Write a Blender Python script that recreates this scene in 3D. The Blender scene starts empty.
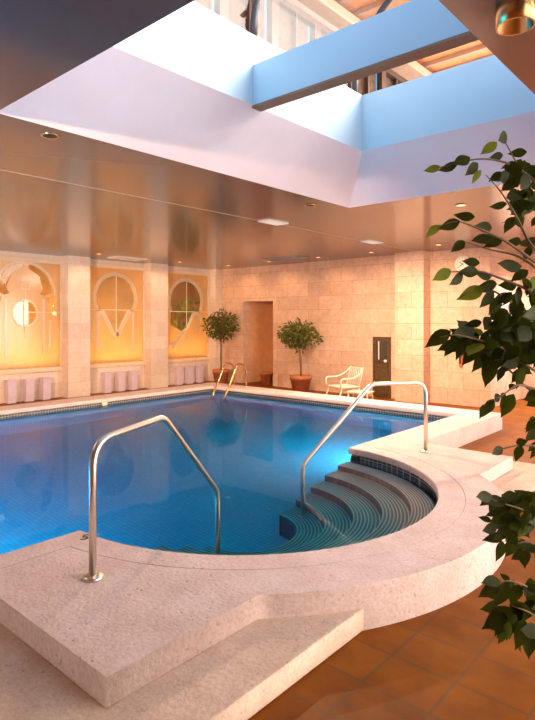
import bpy, bmesh, math, random
from mathutils import Vector, Matrix
random.seed(7)
C = bpy.context.scene.collection
SC = bpy.context.scene
PI = math.pi
V = Vector

# ---------------------------------------------------------------- camera frame (metres; floor z=0)
TH = math.radians(41.4)
FWD = V((-math.sin(TH), math.cos(TH), 0)); RGT = V((math.cos(TH), math.sin(TH), 0))
EYE = V((0, 0, 1.75))
def at(x, y, d):
    return EYE + FWD*d + RGT*((x-267.5)/564*d) + V((0, 0, (320-y)/564*d))

# ---------------------------------------------------------------- materials
def newmat(name):
    m = bpy.data.materials.new(name); m.use_nodes = True
    nt = m.node_tree; nt.nodes.clear()
    out = nt.nodes.new('ShaderNodeOutputMaterial')
    return m, nt, out
def node(nt, t, **kw):
    n = nt.nodes.new(t)
    for k, v in kw.items():
        if hasattr(n, k): setattr(n, k, v)
        else: n.inputs[k].default_value = v
    return n
def principled(nt, out, rough=.5, metal=0, spec=.5):
    b = nt.nodes.new('ShaderNodeBsdfPrincipled')
    b.inputs['Roughness'].default_value = rough; b.inputs['Metallic'].default_value = metal
    b.inputs['Specular IOR Level'].default_value = spec
    nt.links.new(b.outputs[0], out.inputs['Surface'])
    return b
def rgba(c): return (c[0], c[1], c[2], 1)
def ramp(nt, fac, stops):
    r = nt.nodes.new('ShaderNodeValToRGB')
    el = r.color_ramp.elements
    while len(el) < len(stops): el.new(.5)
    for e, (p, c) in zip(el, stops): e.position = p; e.color = rgba(c)
    nt.links.new(fac, r.inputs[0]); return r
def bump(nt, b, h, strength, dist=.01):
    u = nt.nodes.new('ShaderNodeBump'); u.inputs['Strength'].default_value = strength; u.inputs['Distance'].default_value = dist
    nt.links.new(h, u.inputs['Height']); nt.links.new(u.outputs[0], b.inputs['Normal'])
def plain(name, col, rough=.5, metal=0, spec=.5, var=.08, scale=6):
    m, nt, out = newmat(name); b = principled(nt, out, rough, metal, spec)
    tc = node(nt, 'ShaderNodeTexCoord'); n = node(nt, 'ShaderNodeTexNoise'); n.inputs['Scale'].default_value = scale; n.inputs['Detail'].default_value = 4
    nt.links.new(tc.outputs['Object'], n.inputs['Vector'])
    lo = [c*(1-var) for c in col]; hi = [min(1, c*(1+var)) for c in col]
    r = ramp(nt, n.outputs['Fac'], [(.3, lo), (.7, hi)])
    nt.links.new(r.outputs[0], b.inputs['Base Color']); return m
def emis(name, col, s):
    m, nt, out = newmat(name); e = node(nt, 'ShaderNodeEmission'); e.inputs[0].default_value = rgba(col); e.inputs[1].default_value = s
    nt.links.new(e.outputs[0], out.inputs['Surface']); return m
def stone(name, c1, c2, pit, axes=None, bw=.62, bh=.3, joint=(.6, .45, .33), scale=9, jw=.006, pits=.5):
    """pitted coral stone; axes = (u, v) object axes for ashlar courses"""
    m, nt, out = newmat(name); b = principled(nt, out, .75, 0, .25)
    tc = node(nt, 'ShaderNodeTexCoord')
    n1 = node(nt, 'ShaderNodeTexNoise'); n1.inputs['Scale'].default_value = scale; n1.inputs['Detail'].default_value = 8; n1.inputs['Roughness'].default_value = .7
    n2 = node(nt, 'ShaderNodeTexNoise'); n2.inputs['Scale'].default_value = scale*5; n2.inputs['Detail'].default_value = 3
    if not axes: n2.inputs['Scale'].default_value = 42
    for n in (n1, n2): nt.links.new(tc.outputs['Object'], n.inputs['Vector'])
    base = ramp(nt, n1.outputs['Fac'], [(.3, c2), (.62, c1)])
    pr = ramp(nt, n2.outputs['Fac'], [(.30, (1, 1, 1)), (.37, (0, 0, 0))])
    n3 = node(nt, 'ShaderNodeTexNoise'); n3.inputs['Scale'].default_value = 1.7; nt.links.new(tc.outputs['Object'], n3.inputs['Vector'])
    pm = ramp(nt, n3.outputs['Fac'], [(.42, (0, 0, 0)), (.65, (1, 1, 1))])
    mul = node(nt, 'ShaderNodeMath', operation='MULTIPLY'); nt.links.new(pr.outputs[0], mul.inputs[0]); nt.links.new(pm.outputs[0], mul.inputs[1])
    mul2 = node(nt, 'ShaderNodeMath', operation='MULTIPLY'); nt.links.new(mul.outputs[0], mul2.inputs[0]); mul2.inputs[1].default_value = pits
    mx = node(nt, 'ShaderNodeMix', data_type='RGBA'); nt.links.new(mul2.outputs[0], mx.inputs[0]); nt.links.new(base.outputs[0], mx.inputs[6]); mx.inputs[7].default_value = rgba(pit)
    col = mx.outputs[2]; h = n2.outputs['Fac']
    if axes:
        sp = node(nt, 'ShaderNodeSeparateXYZ'); nt.links.new(tc.outputs['Object'], sp.inputs[0])
        cb = node(nt, 'ShaderNodeCombineXYZ'); nt.links.new(sp.outputs[axes[0]], cb.inputs[0]); nt.links.new(sp.outputs[axes[1]], cb.inputs[1])
        br = node(nt, 'ShaderNodeTexBrick'); br.inputs['Scale'].default_value = 1; br.inputs['Brick Width'].default_value = bw; br.inputs['Row Height'].default_value = bh
        br.inputs['Mortar Size'].default_value = jw; br.inputs['Mortar Smooth'].default_value = .3; br.inputs['Bias'].default_value = 0
        br.inputs['Color1'].default_value = (.86, .82, .8, 1); br.inputs['Color2'].default_value = (1.0, 1.0, 1.0, 1); br.inputs['Mortar'].default_value = rgba(joint)
        nt.links.new(cb.outputs[0], br.inputs['Vector'])
        m2 = node(nt, 'ShaderNodeMix', data_type='RGBA', blend_type='MULTIPLY'); m2.inputs[0].default_value = 1
        nt.links.new(col, m2.inputs[6]); nt.links.new(br.outputs['Color'], m2.inputs[7]); col = m2.outputs[2]
    n4 = node(nt, 'ShaderNodeTexNoise'); n4.inputs['Scale'].default_value = 55; n4.inputs['Detail'].default_value = 4; nt.links.new(tc.outputs['Object'], n4.inputs['Vector'])
    gr = ramp(nt, n4.outputs['Fac'], [(.36, (.80, .76, .74)), (.56, (1, 1, 1))])
    m5 = node(nt, 'ShaderNodeMix', data_type='RGBA', blend_type='MULTIPLY'); m5.inputs[0].default_value = .55
    nt.links.new(col, m5.inputs[6]); nt.links.new(gr.outputs[0], m5.inputs[7]); col = m5.outputs[2]
    nt.links.new(col, b.inputs['Base Color']); bump(nt, b, h, .35, .01)
    return m
def tiles(name, c1, c2, grout, axes, tw, th, mort, off=0, shift=(0, 0), rough=.5, spec=.4, clump=True, wet=None):
    m, nt, out = newmat(name); b = principled(nt, out, rough, 0, spec)
    tc = node(nt, 'ShaderNodeTexCoord'); sp = node(nt, 'ShaderNodeSeparateXYZ'); nt.links.new(tc.outputs['Object'], sp.inputs[0])
    cb = node(nt, 'ShaderNodeCombineXYZ')
    for i in (0, 1):
        ad = node(nt, 'ShaderNodeMath', operation='ADD'); nt.links.new(sp.outputs[axes[i]], ad.inputs[0]); ad.inputs[1].default_value = shift[i]
        if axes[i] == 'H':
            pass
        nt.links.new(ad.outputs[0], cb.inputs[i])
    br = node(nt, 'ShaderNodeTexBrick', offset=off); br.inputs['Scale'].default_value = 1; br.inputs['Brick Width'].default_value = tw; br.inputs['Row Height'].default_value = th
    br.inputs['Mortar Size'].default_value = mort; br.inputs['Mortar Smooth'].default_value = .1; br.inputs['Bias'].default_value = 0
    br.inputs['Color1'].default_value = rgba(c1); br.inputs['Color2'].default_value = rgba(c2); br.inputs['Mortar'].default_value = rgba(grout)
    nt.links.new(cb.outputs[0], br.inputs['Vector'])
    col = br.outputs['Color']
    if clump:
        n = node(nt, 'ShaderNodeTexNoise'); n.inputs['Scale'].default_value = 5; n.inputs['Detail'].default_value = 6; nt.links.new(tc.outputs['Object'], n.inputs['Vector'])
        r = ramp(nt, n.outputs['Fac'], [(.3, (.72, .68, .66)), (.7, (1.1, 1.1, 1.1))])
        mx = node(nt, 'ShaderNodeMix', data_type='RGBA', blend_type='MULTIPLY'); mx.inputs[0].default_value = 1
        nt.links.new(col, mx.inputs[6]); nt.links.new(r.outputs[0], mx.inputs[7]); col = mx.outputs[2]
    nt.links.new(col, b.inputs['Base Color'])
    bump(nt, b, br.outputs['Fac'], -.2, .004)
    return m

M = {}
M['deck'] = stone('coral_deck', (.82, .655, .63), (.68, .50, .455), (.33, .19, .13), scale=3.2, pits=.9)
M['step'] = stone('coral_step', (.76, .58, .48), (.62, .44, .34), (.35, .2, .13), scale=5, pits=.75)
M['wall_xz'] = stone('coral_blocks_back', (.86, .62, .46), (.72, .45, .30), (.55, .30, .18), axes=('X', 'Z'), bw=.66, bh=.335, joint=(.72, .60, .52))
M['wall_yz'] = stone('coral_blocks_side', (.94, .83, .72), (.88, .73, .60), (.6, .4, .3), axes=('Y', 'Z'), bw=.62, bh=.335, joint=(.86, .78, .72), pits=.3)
M['floor'] = tiles('terracotta_tiles', (.22, .060, .001), (.275, .080, .002), (.17, .07, .02), ('X', 'Y'), .34, .29, .008, shift=(1.12+3.4, -2.35+2.9*2), rough=.45, spec=.12)
M['ceiling'] = plain('bronze_lacquer_ceiling', (.18, .10, .072), .17, 0, .7, var=.06, scale=1.5)
M['ceil_joint'] = plain('pale_joint', (.55, .42, .33), .5)
M['well'] = plain('white_plaster', (.80, .715, .76), .7, var=.03, scale=2)
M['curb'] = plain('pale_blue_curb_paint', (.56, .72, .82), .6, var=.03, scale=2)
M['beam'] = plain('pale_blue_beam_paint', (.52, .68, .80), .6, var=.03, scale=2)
M['steel'] = plain('satin_steel', (.80, .70, .60), .34, 1, var=.03)
M['brass'] = plain('satin_brass', (.85, .55, .25), .25, 1, var=.03)
M['white_metal'] = plain('white_enamel', (.88, .80, .66), .4, var=.03)
M['dark_iron'] = plain('dark_iron', (.05, .045, .05), .5, var=.1)
M['terracotta'] = plain('terracotta_pot', (.50, .17, .07), .7, var=.15, scale=12)
M['soil'] = plain('soil', (.05, .03, .02), .95, var=.4, scale=40)
M['bark'] = plain('bark', (.22, .14, .08), .85, var=.3, scale=30)
M['lilac'] = plain('lilac_panel', (.74, .62, .74), .55, var=.06, scale=14)
M['trim'] = plain('cream_trim', (.85, .68, .48), .5, var=.04)
M['orange_wall'] = plain('apricot_plaster', (.80, .45, .22), .7, var=.08)
M['corridor'] = plain('brown_ochre_plaster', (.27, .145, .05), .7, var=.25, scale=2)
M['apricot_door'] = plain('apricot_door', (.72, .38, .17), .5, var=.06)
M['brown_wall'] = plain('brown_plaster', (.30, .17, .10), .7)
M['dark_wood'] = plain('dark_wood', (.10, .055, .022), .35, var=.35, scale=20)
M['dark_glass'] = plain('smoked_glass', (.06, .05, .04), .06, 0, .8)
M['grille'] = plain('grey_grille', (.42, .38, .35), .5)
M['white_grille'] = plain('white_grille', (.85, .78, .70), .5)
M['black'] = plain('black_paint', (.02, .02, .02), .5)
M['clock_face'] = plain('clock_face', (.74, .80, .88), .4, var=.02)
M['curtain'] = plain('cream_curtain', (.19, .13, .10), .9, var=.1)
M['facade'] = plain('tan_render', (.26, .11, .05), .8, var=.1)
M['soffit'] = plain('orange_timber_soffit', (.85, .36, .14), .7, var=.12)
M['fascia'] = plain('cream_fascia', (.52, .33, .21), .6)
M['frame_brown'] = plain('brown_frame', (.075, .028, .012), .5)
M['amber_lamp'] = emis('amber_lamp', (1, .62, .22), 9)
M['panel_lamp'] = emis('panel_lamp', (1, .84, .70), .9)
M['lamp'] = emis('warm_lamp', (1, .78, .52), 3)
M['cyan_lamp'] = emis('cyan_lamp', (.75, .95, 1), 3)
M['pool_lamp'] = emis('pool_lamp', (1, .70, .35), 1.6)
M['basin'] = tiles('pool_mosaic', (.38, .66, .80), (.46, .74, .86), (.30, .52, .66), ('X', 'Y'), .05, .05, .004, clump=False)
M['basin_x'] = tiles('pool_mosaic_x', (.38, .66, .80), (.46, .74, .86), (.30, .52, .66), ('Y', 'Z'), .05, .05, .004, clump=False)
M['waterline'] = None

def waterline():
    """dark mosaic band above, pale blue mosaic below the waterline; both are tile colours"""
    m, nt, out = newmat('waterline_mosaic'); b = principled(nt, out, .25, 0, .5)
    tc = node(nt, 'ShaderNodeTexCoord'); sp = node(nt, 'ShaderNodeSeparateXYZ'); nt.links.new(tc.outputs['Object'], sp.inputs[0])
    ad = node(nt, 'ShaderNodeMath', operation='ADD'); nt.links.new(sp.outputs['X'], ad.inputs[0]); nt.links.new(sp.outputs['Y'], ad.inputs[1])
    cb = node(nt, 'ShaderNodeCombineXYZ'); nt.links.new(ad.outputs[0], cb.inputs[0]); nt.links.new(sp.outputs['Z'], cb.inputs[1])
    cols = []
    for c1, c2, g in (((.085, .07, .065), (.14, .12, .11), (.40, .37, .34)), ((.36, .62, .76), (.44, .70, .82), (.30, .52, .66))):
        br = node(nt, 'ShaderNodeTexBrick', offset=0); br.inputs['Scale'].default_value = 1; br.inputs['Brick Width'].default_value = .05; br.inputs['Row Height'].default_value = .05
        br.inputs['Mortar Size'].default_value = .004; br.inputs['Color1'].default_value = rgba(c1); br.inputs['Color2'].default_value = rgba(c2); br.inputs['Mortar'].default_value = rgba(g)
        nt.links.new(cb.outputs[0], br.inputs['Vector']); cols.append(br.outputs['Color'])
    gt = node(nt, 'ShaderNodeMath', operation='GREATER_THAN'); nt.links.new(sp.outputs['Z'], gt.inputs[0]); gt.inputs[1].default_value = -.12
    mx = node(nt, 'ShaderNodeMix', data_type='RGBA'); nt.links.new(gt.outputs[0], mx.inputs[0]); nt.links.new(cols[1], mx.inputs[6]); nt.links.new(cols[0], mx.inputs[7])
    nt.links.new(mx.outputs[2], b.inputs['Base Color']); return m
M['waterline'] = waterline()

def water_mat():
    m, nt, out = newmat('pool_water')
    gl = node(nt, 'ShaderNodeBsdfGlossy'); gl.inputs['Roughness'].default_value = 0
    rf = node(nt, 'ShaderNodeBsdfRefraction'); rf.inputs['Roughness'].default_value = 0; rf.inputs['IOR'].default_value = 1.33
    gi = node(nt, 'ShaderNodeBsdfGlass'); gi.inputs['Roughness'].default_value = 0; gi.inputs['IOR'].default_value = 1.33
    fr = node(nt, 'ShaderNodeFresnel'); fr.inputs['IOR'].default_value = 1.33
    mu = node(nt, 'ShaderNodeMath', operation='MULTIPLY'); nt.links.new(fr.outputs[0], mu.inputs[0]); mu.inputs[1].default_value = .48
    geo = node(nt, 'ShaderNodeNewGeometry')
    m1 = node(nt, 'ShaderNodeMixShader'); nt.links.new(mu.outputs[0], m1.inputs[0]); nt.links.new(rf.outputs[0], m1.inputs[1]); nt.links.new(gl.outputs[0], m1.inputs[2])
    m2 = node(nt, 'ShaderNodeMixShader'); nt.links.new(geo.outputs['Backfacing'], m2.inputs[0]); nt.links.new(m1.outputs[0], m2.inputs[1]); nt.links.new(gi.outputs[0], m2.inputs[2])
    tc = node(nt, 'ShaderNodeTexCoord'); n = node(nt, 'ShaderNodeTexNoise'); n.inputs['Scale'].default_value = 2.2; n.inputs['Detail'].default_value = 2
    nt.links.new(tc.outputs['Object'], n.inputs['Vector'])
    bu = node(nt, 'ShaderNodeBump'); bu.inputs['Strength'].default_value = .02; bu.inputs['Distance'].default_value = .05
    nt.links.new(n.outputs['Fac'], bu.inputs['Height']); nt.links.new(bu.outputs[0], gl.inputs['Normal'])
    nt.links.new(m2.outputs[0], out.inputs['Surface'])
    va = node(nt, 'ShaderNodeVolumeAbsorption'); va.inputs['Color'].default_value = (.02, .745, .84, 1); va.inputs['Density'].default_value = 1.45
    nt.links.new(va.outputs[0], out.inputs['Volume'])
    return m
M['water'] = water_mat()

def thin_glass(name, tint, spec=.08):
    m, nt, out = newmat(name)
    tr = node(nt, 'ShaderNodeBsdfTransparent'); tr.inputs[0].default_value = rgba(tint)
    gl = node(nt, 'ShaderNodeBsdfGlossy'); gl.inputs['Roughness'].default_value = .03
    mx = node(nt, 'ShaderNodeMixShader'); mx.inputs[0].default_value = spec
    nt.links.new(tr.outputs[0], mx.inputs[1]); nt.links.new(gl.outputs[0], mx.inputs[2]); nt.links.new(mx.outputs[0], out.inputs['Surface']); return m
M['glass'] = thin_glass('clear_glass', (.95, .93, .88), .06)
M['vault_glass'] = thin_glass('vault_glass', (.96, .98, 1), .04)
def frosted(name, c, tcol):
    m, nt, out = newmat(name)
    t = node(nt, 'ShaderNodeBsdfTranslucent'); t.inputs[0].default_value = rgba(tcol)
    d = node(nt, 'ShaderNodeBsdfDiffuse'); tc = node(nt, 'ShaderNodeTexCoord'); n = node(nt, 'ShaderNodeTexNoise'); n.inputs['Scale'].default_value = 3; n.inputs['Detail'].default_value = 5
    mp = node(nt, 'ShaderNodeMapping'); mp.inputs['Scale'].default_value = (1, 3, .5); nt.links.new(tc.outputs['Object'], mp.inputs[0]); nt.links.new(mp.outputs[0], n.inputs['Vector'])
    r = ramp(nt, n.outputs['Fac'], [(.3, [x*.82 for x in c]), (.7, c)]); nt.links.new(r.outputs[0], d.inputs[0])
    m1 = node(nt, 'ShaderNodeMixShader'); m1.inputs[0].default_value = .55; nt.links.new(t.outputs[0], m1.inputs[1]); nt.links.new(d.outputs[0], m1.inputs[2])
    g = node(nt, 'ShaderNodeBsdfGlossy'); g.inputs['Roughness'].default_value = .15
    m2 = node(nt, 'ShaderNodeMixShader'); m2.inputs[0].default_value = .05; nt.links.new(m1.outputs[0], m2.inputs[1]); nt.links.new(g.outputs[0], m2.inputs[2])
    nt.links.new(m2.outputs[0], out.inputs['Surface']); return m
M['frost'] = frosted('etched_glass', (.82, .58, .28), (.92, .68, .40))
M['etch'] = frosted('etched_line', (.96, .88, .72), (1, .97, .85))
def leafmat(name, c1, c2, tcol, tfac=.35):
    m, nt, out = newmat(name); b = principled(nt, out, .55, 0, .12)
    tc = node(nt, 'ShaderNodeTexCoord'); n = node(nt, 'ShaderNodeTexNoise'); n.inputs['Scale'].default_value = 14; nt.links.new(tc.outputs['Object'], n.inputs['Vector'])
    r = ramp(nt, n.outputs['Fac'], [(.35, c1), (.68, c2)]); nt.links.new(r.outputs[0], b.inputs['Base Color'])
    t = node(nt, 'ShaderNodeBsdfTranslucent'); t.inputs[0].default_value = rgba(tcol)
    mx = node(nt, 'ShaderNodeMixShader'); mx.inputs[0].default_value = tfac
    nt.links.new(b.outputs[0], mx.inputs[1]); nt.links.new(t.outputs[0], mx.inputs[2]); nt.links.new(mx.outputs[0], out.inputs['Surface']); return m
M['ficus'] = leafmat('ficus_leaf', (.018, .024, .004), (.042, .052, .008), (.11, .14, .012), .2)
M['ficus_young'] = leafmat('ficus_young_leaf', (.12, .18, .02), (.20, .27, .03), (.35, .42, .04), .4)
M['small_leaf'] = leafmat('potted_tree_leaf', (.06, .09, .015), (.16, .18, .04), (.25, .28, .05), .3)

# ---------------------------------------------------------------- mesh builder
class B:
    def __init__(s): s.bm = bmesh.new(); s.mi = 0
    def _tag(s, fs):
        for f in fs: f.material_index = s.mi
    def box(s, x0, y0, z0, x1, y1, z1, mat=None):
        vs = [s.bm.verts.new((x, y, z)) for x in (x0, x1) for y in (y0, y1) for z in (z0, z1)]
        if mat: 
            for v in vs: v.co = mat @ v.co
        q = [(0, 1, 3, 2), (4, 6, 7, 5), (0, 4, 5, 1), (2, 3, 7, 6), (0, 2, 6, 4), (1, 5, 7, 3)]
        s._tag([s.bm.faces.new([vs[i] for i in f]) for f in q]); return s
    def poly(s, pts): s._tag([s.bm.faces.new([s.bm.verts.new(p) for p in pts])]); return s
    def tube(s, pts, r, n=10, cap=True, radii=None):
        pts = [V(p) for p in pts]; rings = []
        nrm = None
        for i, p in enumerate(pts):
            t = (pts[min(i+1, len(pts)-1)]-pts[max(i-1, 0)]).normalized()
            if nrm is None:
                nrm = t.orthogonal().normalized()
            else:
                nrm = (nrm - t*nrm.dot(t)).normalized()
            bn = t.cross(nrm); rr = radii[i] if radii else r
            rings.append([s.bm.verts.new(p+(nrm*math.cos(2*PI*k/n)+bn*math.sin(2*PI*k/n))*rr) for k in range(n)])
        fs = []
        for a, b in zip(rings, rings[1:]):
            for k in range(n): fs.append(s.bm.faces.new((a[k], a[(k+1) % n], b[(k+1) % n], b[k])))
        if cap: fs += [s.bm.faces.new(rings[0][::-1]), s.bm.faces.new(rings[-1])]
        for f in fs: f.smooth = True
        s._tag(fs); return s
    def lathe(s, prof, c=(0, 0, 0), n=28, cap=True):
        rings = [[s.bm.verts.new((c[0]+r*math.cos(2*PI*k/n), c[1]+r*math.sin(2*PI*k/n), c[2]+z)) for k in range(n)] for r, z in prof]
        fs = []
        for a, b in zip(rings, rings[1:]):
            for k in range(n): fs.append(s.bm.faces.new((a[k], a[(k+1) % n], b[(k+1) % n], b[k])))
        for f in fs: f.smooth = True
        if cap: fs += [s.bm.faces.new(rings[0][::-1]), s.bm.faces.new(rings[-1])]
        s._tag(fs); return s
    def build(s, name, mats, parent=None, bevel=0, seg=2, recalc=True):
        if recalc: bmesh.ops.recalc_face_normals(s.bm, faces=s.bm.faces)
        me = bpy.data.meshes.new(name); s.bm.to_mesh(me); s.bm.free()
        for m in (mats if isinstance(mats, (list, tuple)) else [mats]): me.materials.append(m)
        o = bpy.data.objects.new(name, me); C.objects.link(o)
        if parent: o.parent = parent; o.matrix_parent_inverse = Matrix.Translation(parent.location).inverted() if False else Matrix()
        if bevel:
            bv = o.modifiers.new('bevel', 'BEVEL'); bv.width = bevel; bv.segments = seg; bv.limit_method = 'ANGLE'; bv.angle_limit = math.radians(40)
        return o
def tag(o, label=None, cat=None, group=None, kind=None):
    if label: o['label'] = label
    if cat: o['category'] = cat
    if group: o['group'] = group
    if kind: o['kind'] = kind
    return o
def struct(o): o['kind'] = 'structure'; return o
def thing(name, loc, label, cat, group=None, rz=0):
    o = bpy.data.objects.new(name, None); o.empty_display_size = .1; C.objects.link(o); o.location = loc; o.rotation_euler = (0, 0, rz)
    return tag(o, label, cat, group)
def dup(root, loc, label=None, group=None, rz=None):
    r = root.copy(); C.objects.link(r); r.location = loc
    if rz is not None: r.rotation_euler = (0, 0, rz)
    if label: r['label'] = label
    if group: r['group'] = group
    for ch in list(root.children):
        c = ch.copy(); C.objects.link(c); c.parent = r
        for g in list(ch.children):
            d = g.copy(); C.objects.link(d); d.parent = c
    return r
def slab(name, loops, z0, z1, mat, bevel=0, parent=None, place=None):
    """solid of a 2-D outline with holes; place maps local XY to world when not lying flat"""
    cu = bpy.data.curves.new(name, 'CURVE'); cu.dimensions = '2D'; cu.fill_mode = 'BOTH'
    for lp in loops:
        sp = cu.splines.new('POLY'); sp.points.add(len(lp)-1); sp.use_cyclic_u = True
        for p, q in zip(sp.points, lp): p.co = (q[0], q[1], 0, 1)
    h = (z1-z0)/2
    cu.extrude = h-bevel; cu.bevel_depth = bevel; cu.bevel_resolution = 3; cu.offset = -bevel
    tmp = bpy.data.objects.new(name+'_tmp', cu); C.objects.link(tmp)
    dg = bpy.context.evaluated_depsgraph_get(); dg.update()
    me = bpy.data.meshes.new_from_object(tmp.evaluated_get(dg))
    bpy.data.objects.remove(tmp); bpy.data.curves.remove(cu)
    me.name = name; me.materials.clear(); me.materials.append(mat)
    bm = bmesh.new(); bm.from_mesh(me); bmesh.ops.remove_doubles(bm, verts=bm.verts, dist=1e-5); bmesh.ops.recalc_face_normals(bm, faces=bm.faces)
    tf = place if place else Matrix.Translation((0, 0, (z0+z1)/2))
    bm.transform(tf); bm.to_mesh(me); bm.free()
    o = bpy.data.objects.new(name, me); C.objects.link(o)
    if parent: o.parent = parent
    return o
def arc(cx, cy, r, a0, a1, n=40):
    return [(cx+r*math.cos(math.radians(a0+(a1-a0)*i/n)), cy+r*math.sin(math.radians(a0+(a1-a0)*i/n))) for i in range(n+1)]
def bend(pts, rad, n=6):
    """round the corners of a polyline"""
    pts = [V(p) for p in pts]; out = [pts[0]]
    for a, b, c in zip(pts, pts[1:], pts[2:]):
        u = (a-b); w = (c-b); k = min(rad, u.length*.48, w.length*.48)
        p0 = b+u.normalized()*k; p1 = b+w.normalized()*k
        for i in range(n+1):
            t = i/n; out.append(p0*(1-t)**2+b*2*t*(1-t)+p1*t*t)
    out.append(pts[-1]); return out

# ---------------------------------------------------------------- shell
CZ = 3.2                     # ceiling
XL, YB, XR, YF = -12.0, 11.28, 2.4, -2.6
CX, CY, R, RO = -3.65, 3.85, 1.72, 2.25
YB2 = 13.1; XC = -4.07
def holeloop(e=0):
    a = math.degrees(math.acos(e/(R+e)))
    return [(-9.4-e, -1.05-e), (CX+e, -1.05-e)] + arc(CX, CY, R+e, -a, a, 48) + [(CX+e, 8.75+e), (-9.4-e, 8.75+e)]
struct(slab('floor', [[(XL-3.2, YF), (XR, YF), (XR, YB2), (XL-3.2, YB2)], holeloop(.25)], -.12, 0, M['floor']))
w = B(); w.box(XL-.3, YB, 0, -10.85, YB+.3, CZ).box(-9.75, YB, 0, XC, YB+.3, CZ).box(-10.85, YB, 2.26, -9.75, YB+.3, CZ)
# return wall at the right end of the back wall
w.box(XC-.3, YB+.3, 0, XC, YB2, CZ)
struct(w.build('wall_back', M['wall_xz']))
struct(B().box(XC-.3, YB2, 0, XR, YB2+.2, CZ).build('wall_back_alcove', M['wall_xz']))
# left wall: low wall, head
w = B(); w.box(XL-.25, YF, 0, XL+.02, YB, .60).box(XL-.25, YF, 3.10, XL+.02, YB, CZ)
struct(w.build('wall_left', M['wall_yz']))
struct(B().box(XL-.27, YF, .60, XL+.07, YB, .655).build('trim_1', M['trim'], bevel=.008))
struct(B().box(XL-.05, YF, 3.06, XL+.06, YB, 3.10).build('trim_2', M['trim'], bevel=.006))
for y0, y1 in ((-.29, .26), (1.98, 2.53), (4.25, 4.80), (6.52, 7.07), (8.79, 9.34), (11.04, 11.28)):
    struct(B().box(XL-.25, y0, 0, XL+.30, y1, CZ).build('pillar', M['wall_yz']))
# projecting pier on the back wall
struct(B().box(-6.0, YB-.30, 0, -5.34, YB, CZ).build('pillar', M['wall_xz']))
struct(B().box(XL-3.2, YF-.2, 0, XR, YF, CZ).build('wall_front', M['brown_wall']))
# right wall with tall windows
w = B()
w.box(XR, YF, 0, XR+.2, 1.5, CZ).box(XR, 1.5, 2.95, XR+.2, YB2, CZ).box(XR, 12.8, 0, XR+.2, YB2, 2.95)
for y in (3.78, 6.1, 8.3, 10.5): w.box(XR, y-.12, 0, XR+.2, y+.12, 2.95)
struct(w.build('wall_right', M['brown_wall']))
for i, (y0, y1) in enumerate(((1.5, 3.66), (3.9, 5.98), (6.22, 8.18), (8.42, 10.38), (10.62, 12.8))):
    fr = B().box(XR+.06, y0, .0, XR+.14, y0+.06, 2.95).box(XR+.06, y1-.06, 0, XR+.14, y1, 2.95).box(XR+.06, y0, 2.89, XR+.14, y1, 2.95).box(XR+.06, y0, 0, XR+.14, y1, .06)
    f = struct(fr.build('window_%d' % (i+10), M['white_metal']))
    B().box(XR+.095, y0+.06, .06, XR+.105, y1-.06, 2.89).build('pane', M['glass'], f)
# ceiling with the skylight opening
SX0, SX1, SY0, SY1 = -4.03, -1.11, 1.70, 6.17
struct(slab('ceiling', [[(XL-3.2, YF), (XR+.2, YF), (XR+.2, YB2+.2), (XL-3.2, YB2+.2)], [(SX0, SY0), (SX1, SY0), (SX1, SY1), (SX0, SY1)]], CZ, CZ+.12, M['ceiling']))
struct(B().box(-5.53, YF, CZ-.004, -5.515, YB, CZ+.01).build('trim_3', M['ceil_joint']))
# skylight well: splay then upright curb
E = .51; Z1 = CZ+.52; Z2 = CZ+1.17; T = .14
def ring(b, r0, z0, r1, z1):
    p = lambda r, z: [V((r[0], r[2], z)), V((r[1], r[2], z)), V((r[1], r[3], z)), V((r[0], r[3], z))]
    a, c = p(r0, z0), p(r1, z1)
    for k in range(4): b.poly([a[k], a[(k+1) % 4], c[(k+1) % 4], c[k]])
q0 = (SX0, SX1, SY0, SY1); q1 = (SX0+E, SX1-.02, SY0+E, SY1-E)
o1 = (q1[0]-T, q1[1]+T, q1[2]-T, q1[3]+T); o0 = (SX0-T, SX1+T, SY0-T, SY1+T)
w = B(); ring(w, q0, CZ, q1, Z1); wc = B(); ring(wc, q1, Z1, q1, Z2); ring(wc, q1, Z2, o1, Z2); ring(wc, o1, Z2, o1, Z1); ring(w, o1, Z1, o0, CZ+.1)
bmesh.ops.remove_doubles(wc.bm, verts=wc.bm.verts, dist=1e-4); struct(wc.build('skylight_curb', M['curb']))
bmesh.ops.remove_doubles(w.bm, verts=w.bm.verts, dist=1e-4)
struct(w.build('skylight_well', M['well']))
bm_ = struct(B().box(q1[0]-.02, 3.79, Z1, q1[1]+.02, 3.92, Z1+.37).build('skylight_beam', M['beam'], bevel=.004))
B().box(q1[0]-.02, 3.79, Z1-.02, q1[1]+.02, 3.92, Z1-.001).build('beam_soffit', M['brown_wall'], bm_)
# glass vault on arched iron ribs over the opening
vault = struct(bpy.data.objects.new('skylight_vault', None)); C.objects.link(vault)
cxv = (q1[0]+q1[1])/2; hw = (q1[1]-q1[0])/2+.05
def vpt(t, y, k=0): return (cxv-(hw+k)*math.cos(t), y, Z2+.02+(hw*.95+k)*math.sin(t))
for y in (2.25, 3.85, 5.6-.02):
    B().tube([vpt(PI*i/28, y) for i in range(29)], .035, 8).build('rib', M['dark_iron'], vault)
g = B()
for i in range(28):
    g.poly([vpt(PI*i/28, 2.2, .03), vpt(PI*(i+1)/28, 2.2, .03), vpt(PI*(i+1)/28, 5.65, .03), vpt(PI*i/28, 5.65, .03)])
bmesh.ops.remove_doubles(g.bm, verts=g.bm.verts, dist=1e-4)
g.build('pane', M['vault_glass'], vault)

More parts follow.
